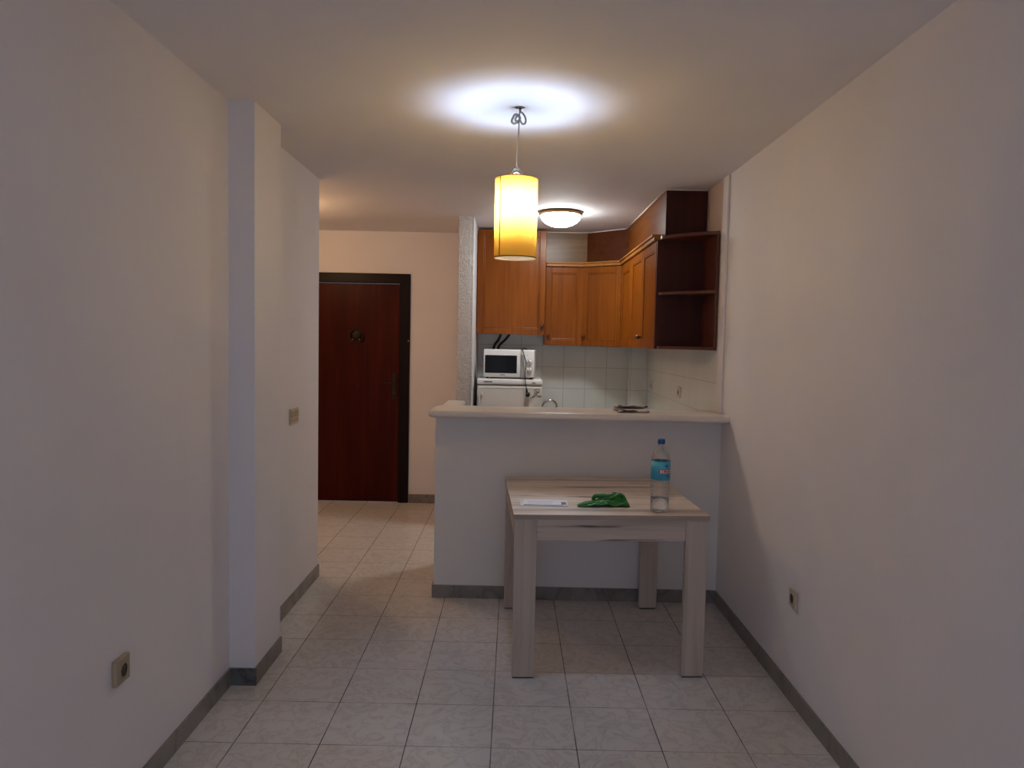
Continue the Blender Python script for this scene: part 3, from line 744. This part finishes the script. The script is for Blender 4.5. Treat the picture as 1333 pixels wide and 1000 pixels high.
# ------------------------------------------------------------------ crumpled green cloth
GREEN = plain('green_rubbery_cloth', (.02, .17, .022, 1), rough=.38)
def green_cloth():
    bm = bm_new(); nx, ny = 84, 54
    x0, x1, y0, y1 = .0, .262, 0.0, .165
    def env(u, v):
        # outline: thin at the left tip, wide to the right
        left = min(1, max(0, u/.10)); right = min(1, max(0, (1-u)/.07))
        half = .13+.36*min(1, max(0, (u-.05)/.45))**1.1
        c = .16+.30*min(1, max(0, (u-.10)/.6))
        d = 1-abs(v-c)/half
        return max(0, min(1, d*3.2))*math.sqrt(left)*math.sqrt(right)
    def hgt(u, v):
        base = .012+.030*math.exp(-((u-.80)/.17)**2)*(.35+.65*min(1, max(0, (v-.1)/.4)))+.012*math.exp(-((u-.52)/.14)**2)*(1 if v > .35 else .4)
        p = Vector((u*5.2, v*3.6, 1.7))
        r = 1-abs(noise.noise(p)*2.2)
        r2 = 1-abs(noise.noise(Vector((u*4+v*7, v*9-u*8, 4.2)))*2)
        return base*(.60+.42*r+.22*r2)+.004*r2
    V = {}
    for i in range(nx+1):
        for j in range(ny+1):
            u, v = i/nx, j/ny; e = env(u, v)
            if e > 0.0:
                h = hgt(u, v)*math.sqrt(e)
                # slight overhang of the folds towards the viewer
                V[i, j] = bm.verts.new((x0+(x1-x0)*u+.006*noise.noise(Vector((u*6, v*6, 9))), y0+(y1-y0)*v-.25*h, max(.0012, h)))
    for i in range(nx):
        for j in range(ny):
            k = [(i, j), (i+1, j), (i+1, j+1), (i, j+1)]
            if all(a in V for a in k): bm.faces.new([V[a] for a in k])
    for f in bm.faces: f.smooth = True
    r = bmesh.ops.extrude_face_region(bm, geom=bm.faces[:])
    nv = [g for g in r['geom'] if isinstance(g, bmesh.types.BMVert)]
    for v in nv: v.co.z = max(.0004, v.co.z-.0012) if v.co.z < .004 else v.co.z-.0018
    bmesh.ops.recalc_face_normals(bm, faces=bm.faces)
    return bm
def roll(bm, pts, r): add_tube(bm, pts, r, seg=14, n=10)
bm = green_cloth()
# rolled and tucked folds lying on the heap
roll(bm, [(.095, .105, .014), (.105, .100, .034), (.135, .090, .038), (.165, .085, .037), (.19, .08, .044), (.215, .082, .050)], lambda t: .009+.004*math.sin(PI*t)-.003*t)
roll(bm, [(.17, .055, .030), (.195, .05, .042), (.217, .062, .050), (.238, .068, .042), (.250, .060, .022), (.256, .05, .009)], lambda t: .010-.004*t)
roll(bm, [(.010, .020, .007), (.06, .026, .011), (.11, .035, .015), (.15, .030, .020), (.19, .022, .016), (.235, .020, .009)], lambda t: .0065+.003*math.sin(PI*t))
bmesh.ops.transform(bm, matrix=Matrix.Translation((.325, 3.525, TH+.0006)) @ Matrix.Rotation(math.radians(4), 4, 'Z'), verts=bm.verts)
g = obj('green_cloth', bm, GREEN, label='crumpled bright green rubbery cloth heaped on the table between papers and bottle', cat='cloth')

# ------------------------------------------------------------------ folded striped cloth on the counter
def ribbon(bm, prof, x0, x1, t, nx=26, amp=.004):
    P = catmull([(0, y, z) for y, z in prof], 6)
    rings = []
    for i in range(nx+1):
        x = x0+(x1-x0)*i/nx; row = []
        for side in (0, 1):
            seq = range(len(P)) if side == 0 else range(len(P)-1, -1, -1)
            for k in seq:
                p = P[k]; tn = (P[min(k+1, len(P)-1)]-P[max(k-1, 0)]).normalized(); nrm = Vector((0, -tn.z, tn.y))
                o = p+nrm*(t/2 if side == 0 else -t/2)
                wv = noise.noise(Vector((x*22, o.y*14, 3.1)))*amp
                row.append(bm.verts.new((x+noise.noise(Vector((o.y*20, o.z*60, 1)))*.008, o.y+noise.noise(Vector((x*12, 0, 5)))*.012, max(.0006, o.z+wv*(.3+o.z*30)))))
        rings.append(row)
    n = len(rings[0]); fs = []
    for A, B in zip(rings, rings[1:]):
        for k in range(n): fs.append(bm.faces.new((A[k], A[(k+1) % n], B[(k+1) % n], B[k])))
    fs.append(bm.faces.new(rings[0][::-1])); fs.append(bm.faces.new(rings[-1]))
    for f in fs: f.smooth = True
    bmesh.ops.recalc_face_normals(bm, faces=fs)
m, nt, b, out = newmat('striped_kitchen_cloth')
tc = N(nt, 'ShaderNodeTexCoord'); wv = N(nt, 'ShaderNodeTexWave', bands_direction='Y'); wv.inputs['Scale'].default_value = 9; wv.inputs['Distortion'].default_value = 3.0; wv.inputs['Detail'].default_value = 2
nt.links.new(tc.outputs['Object'], wv.inputs['Vector'])
nt.links.new(ramp(nt, wv.outputs[0], [(.08, (.07, .035, .025, 1)), (.20, (.60, .53, .47, 1)), (.9, (.70, .63, .57, 1))]), b.inputs['Base Color']); b.inputs['Roughness'].default_value = .9
STRIPE = m
bm = bm_new()
ribbon(bm, [(.155, .003), (.06, .004), (.014, .004), (.0, .011), (.014, .019), (.07, .015), (.125, .017), (.139, .023), (.125, .031), (.07, .028), (.03, .036)], 0, .185, .0062, amp=.006)
bmesh.ops.transform(bm, matrix=Matrix.Translation((.632, 4.36, 1.1662)) @ Matrix.Rotation(math.radians(5), 4, 'Z'), verts=bm.verts)
cl = obj('kitchen_cloth', bm, STRIPE, label='small folded cream cloth with brown stripes lying on the breakfast counter', cat='cloth')

# ------------------------------------------------------------------ sockets and switches
def wall_plate(name, label, cat, loc, facing, w, h, kind, mat=IVORY, group=None, proud=.009):
    """facing: +1 looks to +X (left wall), -1 looks to -X (right wall)"""
    x, y, z = loc
    M = Matrix.Translation(loc) @ Matrix.Rotation(PI/2 if facing > 0 else -PI/2, 4, 'Z')   # local -Y is outward
    t = thing(name, label, cat, loc, 0, group)
    bm = bm_new(); add_box(bm, -w/2, w/2, -proud, -.0004, -h/2, h/2, bevel=.003, M=M); pl = obj('plate', bm, mat, t)
    if kind == 'socket':
        R = Matrix.Rotation(PI/2, 4, 'X')
        bm = bm_new(); add_lathe(bm, [(.0205, 0), (.0235, .0), (.0235, .003), (.0205, .003)], M=M @ Matrix.Translation((0, -proud, 0)) @ R, seg=32, cap=False); obj('rim', bm, mat, t)
        bm = bm_new(); add_lathe(bm, [(0, -.001), (.0206, -.001), (.0206, .0008), (0, .0008)], M=M @ Matrix.Translation((0, -proud, 0)) @ R, seg=32); well = obj('well', bm, SOCK, t)
        bm = bm_new()
        for s in (-.0095, .0095): add_lathe(bm, [(0, .0006), (.0028, .0006), (.0028, .0014), (0, .0014)], M=M @ Matrix.Translation((s, -proud, 0)) @ R, seg=10)
        obj('pin_hole', bm, BLACK, well)
    elif kind == 'switch':
        for s in (-1, 1):
            bm = bm_new(); add_box(bm, s*w/4-w*.19, s*w/4+w*.19, -proud-.004, -proud+.001, -h*.06, h*.34, bevel=.0015, M=M @ Matrix.Rotation(math.radians(0), 4, 'X')); obj('rocker', bm, IVORY2, t)
        bm = bm_new(); add_box(bm, -w*.42, w*.42, -proud-.002, -proud+.001, -h*.36, -h*.16, bevel=.001, M=M); obj('lower_strip', bm, IVORY2, t)
    return t
wall_plate('wall_socket', 'ivory round-holed power socket low on the left wall near the corner', 'socket', (-1.257, 2.315, .492), 1, .084, .084, 'socket', IVORY2, 'power sockets', .016)
wall_plate('wall_socket', 'pale power socket low on the right wall beyond the table', 'socket', (1.27, 3.205, .463), -1, .080, .084, 'socket', IVORY, 'power sockets', .010)
wall_plate('light_switch', 'ivory double light switch on the recessed left wall near the hallway', 'switch', (-1.27, 4.235, 1.122), 1, .150, .090, 'switch', IVORY, None, .010)
TS = plain('white_socket_plastic', (.64, .62, .57, 1), .3)
wall_plate('tile_socket', 'white kitchen socket on the right tiled wall farther from the viewer', 'socket', (1.258, 6.62, 1.205), -1, .082, .090, 'socket', TS, 'kitchen sockets', .012)
wall_plate('tile_socket', 'white kitchen socket on the right tiled wall nearer the breakfast counter', 'socket', (1.258, 5.52, 1.220), -1, .085, .085, 'socket', TS, 'kitchen sockets', .012)
t = thing('light_switch', 'small white switch seen edge-on on the kitchen side of the rough plaster wall end', 'switch', (PX1, 6.15, 1.236))
bm = bm_new(); add_box(bm, PX1+.0005, PX1+.012, 6.11, 6.19, 1.186, 1.288, bevel=.004); obj('plate', bm, WHITEP, t)
bm = bm_new(); add_box(bm, PX1+.0125, PX1+.017, 6.13, 6.17, 1.20, 1.27, bevel=.002); obj('rocker', bm, WHITEP, t)

# ------------------------------------------------------------------ pendant lamp
LX, LY = -.002, 3.262
pn = thing('pendant_lamp', 'lit pendant lamp with a yellow cylindrical fabric shade above the table', 'lamp', (LX, LY, H))
ZB, ZT, RS = 1.947, 2.286, .0935
OUT = shade_mat('yellow_shade_fabric', (.96, .50, .075, 1), .62)
INN = shade_mat('pale_shade_lining', (.95, .91, .78, 1), .65)
bm = bm_new()
seg = 72
def ring(r, z): return [bm.verts.new((LX+r*math.cos(2*PI*i/seg), LY+r*math.sin(2*PI*i/seg), z)) for i in range(seg)]
o0, o1, i1, i0 = ring(RS, ZB), ring(RS, ZT), ring(RS-.0015, ZT), ring(RS-.0015, ZB)
for A, B, mi in ((o0, o1, 0), (o1, i1, 0), (i1, i0, 1), (i0, o0, 0)):
    for k in range(seg):
        fc = bm.faces.new((A[k], A[(k+1) % seg], B[(k+1) % seg], B[k])); fc.material_index = mi; fc.smooth = (mi == 1 or A is o0)
bmesh.ops.recalc_face_normals(bm, faces=bm.faces)
sh = obj('lamp_shade', bm, [OUT, INN], pn)
am = math.radians(222)
def arcstrip(bm, r0, r1, a0, a1, z0, z1, n=6):
    g = [[bm.verts.new((LX+r*math.cos(a0+(a1-a0)*i/n), LY+r*math.sin(a0+(a1-a0)*i/n), z)) for i in range(n+1)] for r, z in ((r0, z0), (r1, z0), (r1, z1), (r0, z1))]
    fs = []
    for k in range(4):
        for i in range(n): fs.append(bm.faces.new((g[k][i], g[k][i+1], g[(k+1) % 4][i+1], g[(k+1) % 4][i])))
    fs.append(bm.faces.new([g[k][0] for k in range(4)])); fs.append(bm.faces.new([g[k][n] for k in range(4)][::-1]))
    bmesh.ops.recalc_face_normals(bm, faces=fs)
bm = bm_new(); arcstrip(bm, RS+.0002, RS+.0014, am, am+.045, ZB+.001, ZT-.001)
obj('seam', bm, plain('dark_seam', (.12, .05, .012, 1), .7), sh, label='dark vertical seam')
bm = bm_new(); arcstrip(bm, RS-.0019, RS+.0008, 0, 2*PI, ZB-.004, ZB+.0005, n=72); obj('hem', bm, plain('brown_hem', (.22, .12, .04, 1), .6), sh)
bm = bm_new(); arcstrip(bm, RS-.0019, RS+.0008, 0, 2*PI, ZT-.0005, ZT+.003, n=72); obj('hem', bm, plain('ochre_hem', (.42, .22, .04, 1), .6), sh)
# wire spider that carries the shade
bm = bm_new()
for k in range(3):
    a = 2*PI*k/3+.4; add_tube(bm, [(LX, LY, ZT-.012), (LX+(RS-.002)*math.cos(a), LY+(RS-.002)*math.sin(a), ZT-.006)], .0016, smooth=False, seg=6)
obj('spider', bm, DGREY, pn)
bm = bm_new(); add_lathe(bm, [(0, .0), (.015, 0), (.016, .025), (.010, .030), (0, .031)], c=(LX, LY, ZT-.0315), seg=20); obj('bulb_holder', bm, WHITEP, pn)
# hook clamp above the shade
bm = bm_new()
add_tube(bm, [(LX-.020, LY, ZT+.002), (LX-.019, LY, ZT+.030), (LX-.008, LY, ZT+.045), (LX+.006, LY, ZT+.045), (LX+.017, LY, ZT+.030), (LX+.018, LY, ZT+.002)], .0042, seg=8)
add_tube(bm, [(LX-.012, LY-.006, ZT+.024), (LX+.0, LY-.007, ZT+.030), (LX+.012, LY-.006, ZT+.022)], .005, seg=8)
add_tube(bm, [(LX-.009, LY-.006, ZT+.024), (LX-.010, LY-.004, ZT-.006)], .003, seg=8, smooth=False)
bmesh.ops.transform(bm, matrix=Matrix.Translation((LX, LY, ZT)) @ Matrix.Diagonal((1.25, 1.25, 1.05, 1)) @ Matrix.Translation((-LX, -LY, -ZT)), verts=bm.verts)
obj('clamp', bm, DGREY, pn)
bm = bm_new(); add_tube(bm, [(LX, LY, ZT+.040), (LX-.001, LY, ZT+.12), (LX+.004, LY, H-.12)], .0034, seg=8); obj('cord', bm, TANC, pn, label='thin tan cord')
bm = bm_new(); add_tube(bm, [(LX+.004, LY, H-.125), (LX+.006, LY, H-.06), (LX+.008, LY, H-.02)], .0028, seg=8); obj('upper_cord', bm, DGREY, pn)
bm = bm_new()
add_tube(bm, [(LX+.010, LY, H-.018), (LX+.024, LY-.004, H-.030), (LX+.034, LY, H-.048), (LX+.033, LY+.003, H-.066), (LX+.020, LY, H-.070), (LX+.009, LY, H-.052), (LX+.004, LY-.006, H-.036)], .0044, seg=8)
add_tube(bm, [(LX+.004, LY-.006, H-.036), (LX-.012, LY-.010, H-.034), (LX-.022, LY-.004, H-.048), (LX-.026, LY, H-.062), (LX-.014, LY+.006, H-.068), (LX+.002, LY, H-.058), (LX+.010, LY-.006, H-.046), (LX-.002, LY-.008, H-.040), (LX-.010, LY, H-.054), (LX+.004, LY+.004, H-.066)], .0052, seg=8)
obj('cord_coil', bm, SILVERC, pn, label='looped spare cord under the ceiling hook')
bm = bm_new(); add_lathe(bm, [(0, -.004), (.012, -.004), (.022, -.001), (.022, -.0002), (0, -.0002)], c=(LX+.008, LY, H), seg=32)
add_tube(bm, [(LX+.010, LY, H-.004), (LX+.010, LY, H-.022)], .005, smooth=False)
obj('ceiling_hook', bm, DGREY, pn)
bulbz = 2.214
BULB = emit('white_bulb_glow', (.74, 1.02, 1.5), 365)
bm = bm_new(); add_lathe(bm, [(0, -.080), (.010, -.078), (.018, -.070), (.0225, -.056), (.0235, -.035), (.0235, -.004), (.0205, .010), (.0165, .017), (0, .017)], c=(LX, LY, bulbz), seg=28)
bb = obj('bulb', bm, BULB, pn)
bm = bm_new(); add_lathe(bm, [(0, .0172), (.0160, .0172), (.0145, .026), (.0135, .036), (.0135, .040), (0, .040)], c=(LX, LY, bulbz), seg=28)
obj('bulb_neck', bm, WHITEP, bb, label='opaque white bulb neck')

# ------------------------------------------------------------------ kitchen ceiling lamp
KX, KY = .347, 5.805
kl = thing('ceiling_lamp', 'lit round opal glass ceiling lamp with brass rim over the kitchen', 'lamp', (KX, KY, H))
bm = bm_new(); add_lathe(bm, [(0, -.0004), (.150, -.0004), (.166, -.010), (.168, -.020), (.160, -.028), (.150, -.028), (.150, -.006), (0, -.006)], c=(KX, KY, H), seg=56); obj('rim', bm, BRASS, kl, label='brass rim')
bm = bm_new(); add_lathe(bm, [(.149, -.026)]+[(.156*math.cos(a), -.030-.088*math.sin(a)) for a in [PI/2*i/10 for i in range(11)]][:-1]+[(0, -.118)], c=(KX, KY, H), seg=56, cap=False)
obj('glass_dome', bm, emit('opal_glass_glow', (1.0, 1.04, 1.03), 48), kl)

# ------------------------------------------------------------------ hallway lamp (round the corner)
HXL, HYL = -1.95, 5.56
hl = thing('ceiling_lamp', 'hallway lamp with a bare warm bulb, round the corner on the left', 'lamp', (HXL, HYL, H))
bm = bm_new(); add_lathe(bm, [(0, -.0004), (.045, -.0004), (.045, -.015), (.02, -.03), (.016, -.10), (0, -.10)], c=(HXL, HYL, H), seg=28); obj('holder', bm, WHITEP, hl)
bm = bm_new(); add_lathe(bm, [(0, -.20), (.02, -.196), (.034, -.18), (.038, -.158), (.030, -.13), (.016, -.112), (.014, -.1005), (0, -.1005)], c=(HXL, HYL, H), seg=28); obj('bulb', bm, emit('warm_bulb_glow', (1.0, .60, .30), 290), hl)

# ------------------------------------------------------------------ daylight
wd = bpy.data.worlds.new('evening_daylight'); scn.world = wd; wd.use_nodes = True
bg = wd.node_tree.nodes['Background']; bg.inputs[0].default_value = (.76, .85, 1.08, 1); bg.inputs[1].default_value = 1.85
la = bpy.data.lights.new('balcony_daylight_portal', 'AREA'); la.shape = 'RECTANGLE'; la.size = 1.6; la.size_y = 2.05
lo = bpy.data.objects.new('balcony_daylight_portal', la); col.objects.link(lo); lo.location = (0, YR-.02, 1.075); lo.rotation_euler = (PI/2, 0, 0)
la.cycles.is_portal = True

# ------------------------------------------------------------------ camera (solved from the floor grid and the room corners)
cam = bpy.data.cameras.new('camera'); cam.sensor_fit = 'HORIZONTAL'; cam.sensor_width = 36; cam.lens = 955.70*36/1333; cam.clip_start = .05
co = bpy.data.objects.new('camera', cam); col.objects.link(co); scn.camera = co
right = Vector((0.9997950830, 0.0024110447, 0.0200992249)); down = Vector((0.0202048074, -0.0576365927, -0.9981331519)); fwd = Vector((-0.0012480928, 0.9983347184, -0.0576734967))
co.matrix_world = Matrix(((right.x, -down.x, -fwd.x, 0), (right.y, -down.y, -fwd.y, 0), (right.z, -down.z, -fwd.z, 1.5772), (0, 0, 0, 1)))

# ------------------------------------------------------------------ colour and sampling
vs = scn.view_settings
vs.view_transform = 'Standard'; vs.look = 'None'; vs.exposure = 0; vs.gamma = 1; vs.use_curve_mapping = False
scn.cycles.use_denoising = True
scn.cycles.use_guiding = True
scn.cycles.max_bounces = 12; scn.cycles.diffuse_bounces = 8; scn.cycles.transparent_max_bounces = 24
scn.cycles.sample_clamp_indirect = 40
